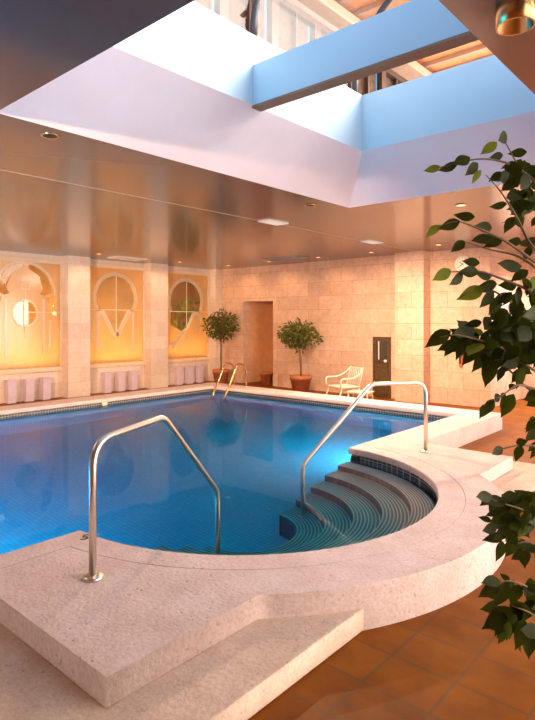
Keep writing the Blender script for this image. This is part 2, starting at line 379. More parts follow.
# ---------------------------------------------------------------- pool
POOL = holeloop()
sq = math.sqrt
def deckout(e=0):
    a = math.degrees(math.acos(1.59/RO))
    return [(-9.9-e, -1.55), (-3.15, -1.55), (-3.15, 1.32), (-2.06, 1.32)] + arc(CX, CY, RO, -a, a, 40) + [(-2.06, 6.38), (-3.15, 6.38), (-3.15, 9.25), (-9.9-e, 9.25)]
struct(slab('pool_coping', [holeloop(.22), POOL], .185, .26, M['deck'], bevel=.012))
def inset(e):
    a = math.degrees(math.acos((1.59-e)/(RO-e)))
    return [(-9.9+e, -1.55+e), (-3.15-e, -1.55+e), (-3.15-e, 1.32+e), (-2.06-e, 1.32+e)] + arc(CX, CY, RO-e, -a, a, 40) + [(-2.06-e, 6.38-e), (-3.15-e, 6.38-e), (-3.15-e, 9.25-e), (-9.9+e, 9.25-e)]
struct(slab('pool_deck', [deckout(), holeloop(.2202)], 0, .26, M['deck'], bevel=.003))
a1 = math.degrees(math.acos(1.96/RO)); a2 = math.degrees(math.acos(1.59/RO))
ar = arc(CX, CY, RO-.004, -a1, -a2, 10)
low = [(-3.9, .95), (-1.69, .95)] + ar + [(-2.06, 1.32), (-3.15, 1.32), (-3.15, 1.30), (-3.9, 1.30)]
low = [(-3.15, .95), (-1.69, .95)] + ar + [(-2.064, 1.324), (-3.15, 1.324)]
struct(slab('deck_step', [low], 0, .13, M['step'], bevel=.010))
struct(slab('deck_step', [[(x, 2*CY-y) for x, y in low][::-1]], 0, .13, M['step'], bevel=.010))
# basin
w = B(); L = holeloop(.03)
n = len(L); ZB = -1.3
for i in range(n):
    a, b = L[i], L[(i+1) % n]
    w.poly([(a[0], a[1], ZB), (b[0], b[1], ZB), (b[0], b[1], .19), (a[0], a[1], .19)])
bmesh.ops.remove_doubles(w.bm, verts=w.bm.verts, dist=1e-4)
struct(w.build('pool_wall', M['waterline'], recalc=False))
struct(slab('pool_floor', [holeloop(.05)], ZB-.1, ZB, M['basin']))
# water
WZ = .13
def water_body():
    b = B(); bm = b.bm; zb = ZB-.02
    X0, Y0, Y1, rw = -9.44, -1.09, 8.79, R+.04
    def grid(P, nu, nv, flip=False):
        vs = [[bm.verts.new(P(u/nu, v/nv)) for v in range(nv+1)] for u in range(nu+1)]
        for u in range(nu):
            for v in range(nv):
                q = [vs[u][v], vs[u+1][v], vs[u+1][v+1], vs[u][v+1]]
                f = bm.faces.new(q[::-1] if flip else q); f.smooth = True
    lin = lambda a, c, t: a+(c-a)*t
    for z, fl in ((WZ, False), (zb, True)):
        grid(lambda u, v: (lin(X0, CX, u), lin(Y0, Y1, v), z), 20, 34, fl)
        grid(lambda u, v: (CX+lin(.02, rw, u)*math.cos(lin(-PI/2, PI/2, v)), CY+lin(.02, rw, u)*math.sin(lin(-PI/2, PI/2, v)), z), 7, 28, fl)
        f = bm.faces.new([bm.verts.new((CX+.02*math.cos(PI*k/8-PI/2), CY+.02*math.sin(PI*k/8-PI/2), z)) for k in range(9)][::-1 if fl else 1]); f.smooth = True
    edge = [(X0, Y1), (X0, Y0), (CX, Y0), (CX, CY-rw)] + [(CX+rw*math.cos(PI*k/28-PI/2), CY+rw*math.sin(PI*k/28-PI/2)) for k in range(29)] + [(CX, Y1), (X0, Y1)]
    for p, q in zip(edge, edge[1:]):
        bm.faces.new([bm.verts.new(t) for t in ((p[0], p[1], zb), (q[0], q[1], zb), (q[0], q[1], WZ), (p[0], p[1], WZ))])
    return b.build('pool_water', M['water'], recalc=False)
wt = water_body()
tag(wt, 'still clear blue water filling the pool and its rounded stair end', 'water', kind='stuff')
# curved steps: each a crescent shifted toward the pool
def stepmat():
    m, nt, out = newmat('step_mosaic'); b = principled(nt, out, .4, 0, .4)
    tc = node(nt, 'ShaderNodeTexCoord'); sp = node(nt, 'ShaderNodeSeparateXYZ'); nt.links.new(tc.outputs['Object'], sp.inputs[0])
    cb = node(nt, 'ShaderNodeCombineXYZ'); nt.links.new(sp.outputs['X'], cb.inputs[0]); nt.links.new(sp.outputs['Y'], cb.inputs[1])
    br = node(nt, 'ShaderNodeTexBrick', offset=0); br.inputs['Scale'].default_value = 1; br.inputs['Brick Width'].default_value = .04; br.inputs['Row Height'].default_value = .04; br.inputs['Mortar Size'].default_value = .003
    br.inputs['Color1'].default_value = (.03, .025, .03, 1); br.inputs['Color2'].default_value = (.05, .04, .045, 1); br.inputs['Mortar'].default_value = (.09, .08, .08, 1)
    nt.links.new(cb.outputs[0], br.inputs['Vector']); nt.links.new(br.outputs['Color'], b.inputs['Base Color']); return m
def bandmat():
    m, nt, out = newmat('nosing_stripes'); b = principled(nt, out, .4, 0, .4)
    tc = node(nt, 'ShaderNodeTexCoord'); sp = node(nt, 'ShaderNodeSeparateXYZ'); nt.links.new(tc.outputs['UV'], sp.inputs[0])
    mu = node(nt, 'ShaderNodeMath', operation='MULTIPLY'); nt.links.new(sp.outputs['X'], mu.inputs[0]); mu.inputs[1].default_value = 8
    fr = node(nt, 'ShaderNodeMath', operation='FRACT'); nt.links.new(mu.outputs[0], fr.inputs[0])
    r = ramp(nt, fr.outputs[0], [(0, (.24, .215, .235)), (.5, (.28, .25, .27)), (.62, (.66, .60, .58)), (.9, (.70, .64, .60)), (.98, (.24, .215, .235))])
    nt.links.new(r.outputs[0], b.inputs['Base Color']); return m
M['stepdark'] = stepmat(); M['band'] = bandmat()
stairs = thing('pool_steps', (CX, CY, ZB), 'five concentric mosaic steps with striped treads descending into the rounded pool end', 'steps')
NOS = (1.50, 1.25, .99, .73, .47); STEPZ = [.0-.20*k for k in range(5)]
for k in range(5):
    ro = R+.0 if k == 0 else NOS[k-1]+.01; ri = NOS[k]; zt = STEPZ[k]-ZB; na = 48; HN = .045
    w = B()
    def rr(r, z): return [w.bm.verts.new((r*math.cos(math.radians(-90+180*i/na)), r*math.sin(math.radians(-90+180*i/na)), z)) for i in range(na+1)]
    loops = [rr(ro, .001), rr(ro, zt), rr(ri, zt), rr(ri, .001)]
    for a in range(4):
        p, q = loops[a], loops[(a+1) % 4]
        for i in range(na): w.bm.faces.new((p[i], p[i+1], q[i+1], q[i]))
    w.bm.faces.new([l[0] for l in loops]); w.bm.faces.new([l[na] for l in loops][::-1])
    st = w.build('step', M['stepdark'], stairs)
    w = B(); uv = w.bm.loops.layers.uv.new('UVMap')
    rows = [rr(ro-.012, zt+.004), rr(ri-.004, zt+.004), rr(ri-.004, zt-.022)]
    us = (0, .999, .999)
    for j in range(2):
        for i in range(na):
            f = w.bm.faces.new((rows[j][i], rows[j][i+1], rows[j+1][i+1], rows[j+1][i]))
            for l, u in zip(f.loops, (us[j], us[j], us[j+1], us[j+1])): l[uv].uv = (u, 0)
    w.build('striped_tread', M['band'], st)

# pool lamps and skimmer on the lining
def pool_lamp(loc, axis, label):
    t = thing('pool_light', loc, label, 'pool light', 'pool lights along the waterline')
    n = V(axis); rot = n.to_track_quat('Z', 'Y').to_matrix().to_4x4()
    for nm, prof, mm in (('rim', [(.07, 0), (.07, .012), (.055, .016)], M['steel']), ('lens', [(.055, 0), (.055, .018), (.02, .022)], M['pool_lamp'])):
        b = B().lathe(prof); b.bm.transform(rot); b.build(nm, mm, t)
    return t

# ---------------------------------------------------------------- handrails
def handrail(base, end, label, zs=-.30):
    bx, by = base; ex, ey = end; dx, dy = ex-bx, ey-by
    P = lambda t, z: (dx*t, dy*t, z)
    t = thing('handrail', (bx, by, .26), label, 'handrail', 'steel handrails at the pool steps')
    path = [P(0, .0), P(0, .79), P(.475, .81), P(1, .05), P(1, zs-.26)]
    pts = bend(path[:3], .17, 8)[:-1]
    pts2 = bend([pts[-1]]+path[2:], .075, 6)
    B().tube(pts[:-1]+pts2, .0225, 12).build('rail', M['steel'], t)
    B().lathe([(.062, 0), (.062, .012), (.05, .02), (.026, .024)], n=24).build('flange', M['steel'], t)
    B().lathe([(.045, 0), (.045, .01), (.026, .018)], (dx, dy, zs-.26), n=20).build('flange', M['steel'], t)
    return t
handrail((-2.91, 1.775), (-3.44, 3.27), 'near steel handrail bolted to the stone deck in front of the water', -.80)
handrail((-2.87, 5.955), (-3.44, 4.43), 'far steel handrail beyond the curved pool steps, beside the white curb', -.80)
# ladder rails at the back edge
lad = thing('pool_ladder', (-8.86, 9.12, .26), 'pair of small steel grab rails at the far corner of the pool', 'pool ladder')
for dx in (-.19, .19):
    pts = bend([(dx, 0, 0), (dx, 0, .46), (dx+.02, -.28, .56), (dx+.12, -.82, -.20), (dx+.12, -.82, -.75)], .14, 7)
    B().tube(pts, .021, 10).build('rail', M['brass'], lad)
    B().lathe([(.05, 0), (.05, .012), (.024, .02)], (dx, 0, 0), n=18).build('flange', M['steel'], lad)

# ---------------------------------------------------------------- etched windows on the left wall
def horseshoe(y0, hw, zs, zt, n=26):
    """pointed-round arch closed by a narrower neck"""
    pts = []
    rr = hw; zc = zt-rr
    for i in range(n+1):
        a = math.radians(-28+236*i/n); pts.append((y0+rr*math.cos(a), zc+rr*1.0*math.sin(a)))
    pts.append((y0-hw*.90, zc-rr*.62)); pts.append((y0-hw, zs)); pts.append((y0+hw, zs)); pts.append((y0+hw*.90, zc-rr*.62))
    return pts
PL = Matrix(((0, 0, 1, XL), (1, 0, 0, 0), (0, 1, 0, 0), (0, 0, 0, 1)))      # (u,v,w) -> (x=XL+w, y=u, z=v)
def moved(dx): return Matrix.Translation((dx, 0, 0)) @ PL
def ell(y, z, ry, rz, n=28): return [(y+ry*math.cos(2*PI*i/n), z+rz*math.sin(2*PI*i/n)) for i in range(n)]
def ribbon(b, pts, wd, x):
    for a, c in zip(pts, pts[1:]):
        a = V((0, *a)); c = V((0, *c)); d = (c-a).normalized(); s = V((0, -d.z, d.y))*wd/2
        q = [a+s-d*.004, a-s-d*.004, c-s+d*.004, c+s+d*.004]
        f = [b.bm.verts.new(v+V((x+.004, 0, 0))) for v in q]; g = [b.bm.verts.new(v+V((x-.004, 0, 0))) for v in q]
        b.bm.faces.new(f); b.bm.faces.new(g[::-1])
        for k in range(4): b.bm.faces.new((f[k], f[(k+1) % 4], g[(k+1) % 4], g[k]))
def window(num, y0, y1, holes, extras, mull):
    z0, z1 = .655, 3.06; yc = (y0+y1)/2
    fr = B().box(XL-.04, y0, z0, XL+.04, y0+.05, z1).box(XL-.04, y1-.05, z0, XL+.04, y1, z1).box(XL-.04, y0+.05, z1-.05, XL+.04, y1-.05, z1).box(XL-.04, y0+.05, z0, XL+.04, y1-.05, z0+.04)
    f = struct(fr.build('window_%d' % num, M['trim']))
    slab('frosted_pane', [[(y0+.05, z0+.04), (y1-.05, z0+.04), (y1-.05, z1-.05), (y0+.05, z1-.05)]]+holes, -.006, .006, M['frost'], parent=f, place=PL)
    g = slab('clear_pane', [[(y0+.05, z0+.04), (y1-.05, z0+.04), (y1-.05, z1-.05), (y0+.05, z1-.05)]], -.002, .002, M['glass'], parent=f, place=moved(-.02))
    if extras:
        b = B()
        for pts, wd in extras: ribbon(b, pts, wd, XL+.014)
        b.build('etched_pattern', M['etch'], f)
    b = B()
    for (a, c) in mull: ribbon(b, [a, c], .018, XL+.03)
    b.build('muntin', M['etch'], f)
    return f
def arcpts(y0, z0, r, a0, a1, n=24, sq=1): return [(y0+r*math.cos(math.radians(a0+(a1-a0)*i/n)), z0+r*sq*math.sin(math.radians(a0+(a1-a0)*i/n))) for i in range(n+1)]
# window 2: arch, clear down to the swag
yc = 7.95; hw = .54
swag = [(yc+hw, 1.98), (yc+.40, 1.98), (yc+.06, 1.50), (yc-.04, 1.46), (yc-.36, 1.98), (yc-hw, 1.98)]
h2 = arcpts(yc, 2.29, hw, -20, 200) + [(yc-hw*.90, 2.03), (yc-hw, 1.98)] + swag[::-1][1:-1] + [(yc+hw, 1.98), (yc+hw*.90, 2.03)]
window(2, 7.07, 8.79, [h2],
       [(arcpts(yc, 2.29, hw+.05, -25, 205), .09), ([(yc-.40, 1.98), (yc-.08, 1.44), (yc+.05, 1.36), (yc+.40, 1.98)], .12), ([(yc-.50, 1.95), (yc-.50, 1.05)], .10), ([(yc-.66, 1.95), (yc-.66, 1.2)], .05), ([(yc+.50, 1.95), (yc+.50, .95)], .07)],
       [((yc, 2.83), (yc, 1.25)), ((7.14, 2.0), (8.70, 2.0))])
# window 3: arch, with a curling band
yc = 10.2
h3 = arcpts(yc, 2.27, hw, -20, 200) + [(yc-hw*.90, 2.01), (yc-hw, 1.96), (yc-hw, 1.62), (yc-.10, 1.42), (yc+.10, 1.55), (yc+.22, 1.96), (yc+hw*.6, 1.98), (yc+hw, 1.96), (yc+hw*.90, 2.01)]
curl = [(yc-.62, 1.12), (yc-.45, 1.10), (yc-.30, 1.22), (yc-.12, 1.42), (yc+.02, 1.50), (yc+.12, 1.66), (yc+.22, 1.86), (yc+.36, 1.95), (yc+.48, 1.88), (yc+.50, 1.70), (yc+.42, 1.52), (yc+.28, 1.42)]
window(3, 9.34, 11.04, [h3], [(arcpts(yc, 2.27, hw+.05, -25, 205), .09), (curl, .09), ([(yc-.5, 1.0), (yc+.1, 1.3)], .05)],
       [((yc, 2.81), (yc, 1.2)), ((9.41, 1.98), (10.96, 1.98))])
# window 1: arch broken up by an etched domed tower with a round opening
yc = 5.68; W1 = .62
ringR = arcpts(yc, 2.35, W1, 2, 88, 12)+[(yc+.05, 2.88), (yc+.30, 2.74), (yc+.40, 2.45), (yc+.34, 2.32), (yc+.44, 2.28)]
ringL = [(2*yc-a, b) for a, b in ringR][::-1]
sideR = [(yc+.50, 2.24), (yc+.62, 2.30), (yc+.66, 2.0), (yc+.74, 1.86), (yc+.62, 1.80), (yc+.56, 1.98)]
sideL = [(2*yc-a, b) for a, b in sideR][::-1]
window(1, 4.80, 6.52, [ringR, ringL, sideR, sideL, ell(yc, 1.90, .25, .265)],
       [(arcpts(yc, 2.35, W1+.04, -5, 185), .05), ([(yc-.10, 2.60), (yc+.10, 2.60), (yc+.10, 2.42), (yc-.10, 2.42), (yc-.10, 2.60)], .02), ([(yc-.42, 2.2), (yc-.42, 1.0)], .05), ([(yc+.42, 2.2), (yc+.42, 1.0)], .05), ([(yc+.56, 1.75), (yc+.56, 1.15)], .05), ([(yc-.56, 1.75), (yc-.56, 1.15)], .05), (ell(yc, 1.9, .27, .285)+[ell(yc, 1.9, .27, .285)[0]], .035)],
       [((yc, 2.42), (yc, 1.35)), ((yc-.2, 1.92), (yc+.86, 1.92))])
for nme, (y0, y1) in zip((7, 8, 9), ((2.53, 4.25), (.26, 1.98), (YF, -.29))):
    yc = (y0+y1)/2
    window(nme, y0, y1, [arcpts(yc, 2.29, .54, -20, 200)+[(yc-.5, 1.98), (yc+.5, 1.98)]], [], [((yc, 2.8), (yc, 1.98))])
# corridor behind the glass
w = B().box(XL-3.2, YF, 0, XL-3.0, YB2, CZ).box(XL-3.2, YB2, 0, XL-.3, YB2+.2, CZ)
struct(w.build('wall_corridor', M['corridor']))

# lilac slabs under the windows
proto = None
for i, (ys, wn) in enumerate((((5.32, 5.70, 6.08), 'first'), ((7.62, 8.00, 8.38), 'second'), ((9.84, 10.22, 10.60), 'third'))):
    for j, y in enumerate(ys):
        bay = ('tower-etched window', 'swag-etched window', 'curl-etched window')[i]
        pos = ('farthest from the back wall', 'in the middle of the three', 'closest to the back wall')[j]
        lab = 'upright lilac slab under the %s, %s' % (bay, pos)
        if proto is None:
            proto = thing('upright_slab', (XL+.03, y, 0), lab, 'slab', 'lilac slabs under the windows')
            B().box(0, -.09, 0, .17, .09, .46).build('body', M['lilac'], proto, bevel=.012)
            B().box(-.002, -.10, .46, .18, .10, .49).build('cap', M['lilac'], proto, bevel=.008)
        else: dup(proto, (XL+.03, y, 0), lab)

# ---------------------------------------------------------------- back wall doorway, niche, clock
struct(B().box(-11.1, YB+1.35, 0, -9.5, YB+1.5, CZ).box(-11.05, YB+.3, 0, -10.85, YB+1.35, CZ).box(-9.75, YB+.3, 0, -9.55, YB+1.35, CZ).box(-10.85, YB+.3, 2.26, -9.75, YB+1.35, 2.4).build('wall_doorway_recess', M['orange_wall']))
d = struct(B().box(-10.72, YB+1.30, 0, -9.95, YB+1.345, 1.86).build('door_1', M['apricot_door'], bevel=.006))
B().box(-10.76, YB+1.28, 0, -10.70, YB+1.348, 1.92).box(-9.97, YB+1.28, 0, -9.91, YB+1.348, 1.92).box(-10.76, YB+1.28, 1.86, -9.91, YB+1.348, 1.92).build('door_frame', M['orange_wall'], d)
B().lathe([(.0, 0), (.03, 0), (.03, .03), (.012, .05)], (0, 0, 0), 14, False).build('door_handle', M['brass'], d).matrix_local = Matrix.Translation((-10.05, YB+1.30, .95)) @ Matrix.Rotation(PI/2, 4, 'X')
B().box(-10.46, YB+1.285, 1.27, -10.24, YB+1.30, 1.33).build('door_plaque', M['black'], d)
tb = thing('planter_box', (-10.2, YB+.25, 0), 'small dark red planter standing in the doorway of the back wall', 'planter')
B().lathe([(.13, 0), (.17, .26), (.19, .26), (.19, .33), (.165, .33), (.15, .27), (.02, .26)]).build('pot', M['terracotta'], tb)
B().lathe([(.0, .28), (.155, .28), (.155, .29), (0, .30)], cap=False).build('soil', M['soil'], tb)
# narrow dark cabinet let into the wall
cb = thing('wall_cabinet', (-6.48, YB-.06, 0), 'narrow dark wooden cabinet with a glass upper door set against the stone wall', 'cabinet')
B().box(-.22, 0, 0, -.185, .055, 1.37).box(.185, 0, 0, .22, .055, 1.37).box(-.185, 0, 1.325, .185, .055, 1.37).box(-.185, 0, 0, .185, .055, .05).box(-.185, .03, .05, .185, .055, 1.325).build('frame', M['dark_wood'], cb, bevel=.004)
dd = B().box(-.18, .008, .80, -.14, .03, 1.32).box(.14, .008, .80, .18, .03, 1.32).box(-.14, .008, 1.28, .14, .03, 1.32).box(-.14, .008, .80, .14, .03, .84).build('door', M['dark_wood'], cb)
B().box(-.14, .014, .84, .14, .022, 1.28).build('pane', M['dark_glass'], dd)
B().box(-.075, -.004, .86, -.055, .014, 1.27).build('pane_highlight', M['white_metal'], dd)  # pale strip in place of the vertical highlight on the glass
dl = B().box(-.18, .008, .06, .18, .03, .785).box(-.13, .0, .12, .13, .008, .42).box(-.13, 0, .47, .13, .008, .74).build('door', M['dark_wood'], cb, bevel=.004)
B().lathe([(.018, 0), (.018, .02), (.038, .035), (.038, .055), (.01, .065)], n=16).build('knob', M['white_metal'], cb).matrix_local = Matrix.Translation((.125, .01, .83)) @ Matrix.Rotation(PI/2, 4, 'X')
# clock
ck = thing('wall_clock', (-4.62, YB, 2.92-.03), 'round white wall clock on the stone wall behind the leaves', 'clock')
rx = Matrix.Rotation(PI/2, 4, 'X')
b = B().lathe([(.165, 0), (.165, .035), (.15, .045), (.145, .03)]); b.bm.transform(rx); b.build('rim', M['white_metal'], ck)
b = B().lathe([(.148, .004), (.148, .028)]); b.mi = 1
for k in range(12): b.box(-.004, .115, .0285, .004, .138, .0305, Matrix.Rotation(k*PI/6, 4, 'Z'))
b.bm.transform(rx); b.build('face', [M['clock_face'], M['black']], ck)
for nm, a, ln in (('hour_hand', 55, .08), ('minute_hand', 130, .115)):
    b = B().box(-.006, -.02, .031, .006, ln, .034); b.bm.transform(rx @ Matrix.Rotation(math.radians(a), 4, 'Z')); b.build(nm, M['black'], ck)
b = B().box(-.035, -.05, 0, .035, 0, .62)
tg = thing('wall_handset', (-4.66, YB, .80), 'slim brown upright fitting on the stone wall below the clock', 'wall fitting')
b.build('body', M['terracotta'], tg, bevel=.01)
B().box(-.02, -.06, .06, .02, -.05, .5).build('cover', M['frame_brown'], tg, bevel=.004)

# ---------------------------------------------------------------- white garden chair and low table
ch = thing('garden_chair', (-6.86, 10.3, 0), 'white metal garden armchair by the stone wall behind the pool', 'chair', rz=math.radians(-22))
# local: seat faces -y, width along x
S = B().box(-.27, -.27, .30, .27, .24, .325)
S.build('seat', M['white_metal'], ch, bevel=.01)
for s in (-1, 1):
    arm = bend([(s*.29, -.27, .31), (s*.29, -.29, .50), (s*.29, .02, .50), (s*.27, .22, .58), (s*.22, .34, .72)], .08, 6)
    B().tube(arm, .016, 8).build('arm', M['white_metal'], ch)
    B().tube([(s*.24, -.22, .30), (s*.28, -.34, 0)], .014, 8).build('leg', M['white_metal'], ch)
    B().tube([(s*.24, .20, .30), (s*.27, .34, 0)], .014, 8).build('leg', M['white_metal'], ch)
bk = B().tube(bend([(-.24, .23, .32), (-.23, .33, .70), (.23, .33, .70), (.24, .23, .32)], .07, 6), .014, 8)
for k in range(1, 7): bk.tube([(-.24+.48*k/7, .235, .33), (-.23+.46*k/7, .33, .695)], .006, 6)
bk.build('backrest', M['white_metal'], ch)
tbl = thing('side_table', (-6.25, 9.98, 0), 'low white side table beside the white garden chair', 'table', rz=math.radians(10))
B().box(-.24, -.17, .26, .24, .17, .285).build('tabletop', M['white_metal'], tbl, bevel=.008)
for sx in (-1, 1):
    for sy in (-1, 1): B().tube([(sx*.20, sy*.14, .27), (sx*.23, sy*.16, 0)], .013, 8).build('leg', M['white_metal'], tbl)

# ---------------------------------------------------------------- leaves
def leaf(b, p, d, side, L, W, droop=.25, fold=.22):
    """pointed ovate leaf with a folded midrib and bent tip"""
    d = d.normalized(); side = (side-d*side.dot(d)).normalized(); nrm = side.cross(d)
    prof = [(0, .02), (.10, .52), (.25, .92), (.42, 1.0), (.60, .82), (.76, .50), (.88, .2), (1, .015)]
    rows = []
    for t, wv in prof:
        c = p+d*(t*L)-nrm*(droop*L*t*t); ww = wv*W/2
        rows.append([b.bm.verts.new(c-side*ww+nrm*fold*ww), b.bm.verts.new(c), b.bm.verts.new(c+side*ww+nrm*fold*ww)])
    for a, c in zip(rows, rows[1:]):
        for k in (0, 1):
            f = b.bm.faces.new((a[k], a[k+1], c[k+1], c[k])); f.smooth = True; f.material_index = b.mi
def rv(): 
    while True:
        v = V((random.uniform(-1, 1), random.uniform(-1, 1), random.uniform(-1, 1)))
        if .1 < v.length < 1: return v.normalized()
def pot(parent, r, h):
    B().lathe([(r*.70, 0), (r*.92, h*.78), (r*.99, h*.78), (r, h), (r*.88, h), (r*.82, h*.86), (r*.02, h*.85)], n=32).build('pot', M['terracotta'], parent)
    B().lathe([(r*.02, h*.93), (r*.84, h*.9), (r*.84, h*.85), (r*.02, h*.85)], n=24).build('soil', M['soil'], parent)
def small_tree(loc, label, r, h, ctr, rad, nleaf, seed, lean=0):
    random.seed(seed)
    t = thing('potted_tree', loc, label, 'potted tree', 'potted trees along the back wall')
    pot(t, r, h)
    tk = B()
    tk.tube([(0, 0, h*.8), (.02, 0, h+.35), (-.02+lean, .02, ctr-rad[2]*.7), (lean, 0, ctr)], .02, 8, radii=[.026, .022, .02, .012])
    tk.tube([(.015, .015, h*.8), (-.02, .0, h+.3), (.03+lean, -.02, ctr-rad[2]*.6)], .012, 7)
    ends = []
    for k in range(26):
        u = rv(); e = V((lean+u.x*rad[0]*.75, u.y*rad[1]*.75, ctr+u.z*rad[2]*.75))
        tk.tube([(lean*.9, 0, ctr-rad[2]*.6), V((lean, 0, ctr))*.45+e*.55, e], .006, 5, radii=[.010, .007, .003]); ends.append(e)
    tk.build('trunk', M['bark'], t)
    lf = B()
    for k in range(nleaf):
        u = rv(); q = random.random()**.45
        bumpy = 1+.16*math.sin(5*u.x+seed)*math.cos(4*u.z+2*u.y)
        p = V((lean+u.x*rad[0]*q*bumpy, u.y*rad[1]*q*bumpy, ctr+u.z*rad[2]*q*bumpy))
        dd = (u*.7+rv()*.8+V((0, 0, -.45))).normalized()
        leaf(lf, p, dd, rv(), random.uniform(.07, .12), random.uniform(.03, .045), .3)
    lf.build('foliage', M['small_leaf'], t, recalc=False)
    return t
small_tree((-11.15, 10.72, 0), 'potted tree in a terracotta pot at the corner by the etched window', .235, .40, 1.60, (.48, .44, .40), 900, 3)
small_tree((-8.31, 10.62, 0), 'potted tree in a terracotta pot between the doorway and the white chair', .265, .43, 1.38, (.50, .48, .36), 1000, 11, -.05)
# plants in the corridor behind the glass
def corridor_plant(loc, label, n, s, seed):
    random.seed(seed); t = thing('corridor_plant', loc, label, 'plant', 'plants behind the etched windows')
    pot(t, .2*s, .4*s); b = B(); st = B()
    for k in range(n):
        a = random.uniform(0, 2*PI); z = random.uniform(.8, 1.9)*s; rr = random.uniform(.1, .55)*s
        e = V((rr*math.cos(a), rr*math.sin(a), z)); st.tube([(0, 0, .35*s), (e.x*.3, e.y*.3, z*.75), e], .008, 5)
        leaf(b, e, (V((math.cos(a), math.sin(a), -.3))+rv()*.4), rv(), .34*s, .15*s, .35)
    st.build('stem', M['bark'], t); b.build('foliage', M['small_leaf'], t, recalc=False)
corridor_plant((-12.95, 10.55, 0), 'broad-leaved plant seen through the arched window with the etched curl', 34, 1.25, 5)
corridor_plant((-13.2, 5.65, 0), 'leafy plant seen through the round opening of the tower-etched window', 26, 1.1, 6)
sc = thing('wall_sconce', (XL-2.95, 8.15, 1.9), 'glowing amber lamp seen through the arched window with the etched swag', 'lamp')
B().box(-.05, -.06, -.05, 0, .06, .75).build('back_plate', M['brass'], sc)
for z in (0, .22, .44, .64): B().box(0, -.28, z, .12, .28, z+.08).build('lamp_shade', M['amber_lamp'], sc, bevel=.01)

# ---------------------------------------------------------------- foreground ficus
random.seed(21)
TB = at(668, 420, 2.05)
fic = thing('ficus_tree', (TB.x, TB.y, 0), 'tall leafy fig tree overhanging the tiles in the right foreground', 'tree')
O = V((TB.x, TB.y, 0))
loc = lambda x, y, d: at(x, y, d)-O
pot(fic, .23, .38)
tk = B(); tk.tube([(0, 0, .3), (.01, .02, 1.0), (-.02, .01, 1.7), (.0, .03, 2.3), (-.03, .02, 2.75)], .03, 9, radii=[.032, .028, .023, .016, .007]); tk.build('trunk', M['bark'], fic)
BR = [  # branches as pixel/depth way-points rooted at the trunk
 [(560, 215, 2.05), (540, 185, 2.0), (512, 163, 1.95), (482, 158, 1.9), (455, 163, 1.9), (438, 168, 1.88)],
 [(562, 240, 2.05), (535, 200, 2.1), (515, 160, 2.1), (503, 138, 2.08)],
 [(565, 300, 2.05), (532, 250, 1.95), (516, 215, 1.95), (500, 190, 1.93), (486, 175, 1.9)],
 [(566, 330, 2.05), (535, 262, 1.92), (505, 240, 1.86), (478, 228, 1.82), (456, 220, 1.8), (440, 226, 1.8)],
 [(566, 335, 2.05), (520, 255, 2.0), (490, 250, 1.98), (466, 242, 1.98)],
 [(566, 345, 2.05), (530, 290, 1.9), (500, 278, 1.86), (478, 270, 1.85), (455, 272, 1.85), (440, 272, 1.83)],
 [(566, 350, 2.05), (530, 318, 2.1), (505, 297, 2.05), (488, 288, 2.05), (472, 292, 2.0), (458, 298, 2.0)],
 [(566, 400, 2.05), (535, 372, 1.95), (505, 348, 1.9), (480, 340, 1.85), (455, 334, 1.82), (440, 337, 1.8)],
 [(566, 420, 2.05), (530, 392, 2.0), (505, 365, 2.0), (490, 352, 2.0), (470, 352, 1.98)],
 [(566, 440, 2.05), (535, 388, 1.9), (516, 384, 1.85), (505, 394, 1.82), (488, 402, 1.8)],
 [(566, 470, 2.05), (540, 446, 1.9), (518, 445, 1.85), (502, 449, 1.83)],
 [(566, 560, 2.05), (545, 525, 1.85), (525, 510, 1.8), (505, 504, 1.76), (488, 498, 1.75)],
 [(566, 590, 2.05), (548, 560, 1.9), (530, 540, 1.86), (512, 545, 1.85)],
 [(566, 620, 2.05), (545, 600, 1.85), (525, 585, 1.8), (508, 580, 1.78), (495, 584, 1.78)],
 [(566, 650, 2.05), (548, 630, 1.85), (530, 612, 1.8), (512, 606, 1.8)],
]
tw = B()
for k, br in enumerate(BR):
    pts = [loc(*p) for p in br]; n = len(pts)
    z0 = pts[0].z; pts[0] = V((0, .01, min(max(z0-.15, .5), 2.55)))
    sm = bend(pts, .12, 4); m = len(sm)
    tw.tube(sm, .006, 6, radii=[.0042*(1-i/m)+.0014 for i in range(m)])
tw.build('branches', M['bark'], fic)
old = B(); yng = B()
def fleaf(b, x0, y0, x1, y1, d, wr=.50, tilt=None, dd=None):
    p = loc(x0, y0, d); q = loc(x1, y1, d+(random.uniform(-.03, .03) if dd is None else dd))
    v = q-p; L = v.length
    vw = (p+O-EYE).normalized(); s = v.cross(vw).normalized(); n = s.cross(v.normalized())
    a = math.radians(random.uniform(-45, 45) if tilt is None else tilt)
    side = s*math.cos(a)+n*math.sin(a)
    leaf(b, p, v, side, L, L*wr, random.uniform(.02, .15), random.choice((-1, 1))*random.uniform(.1, .35))
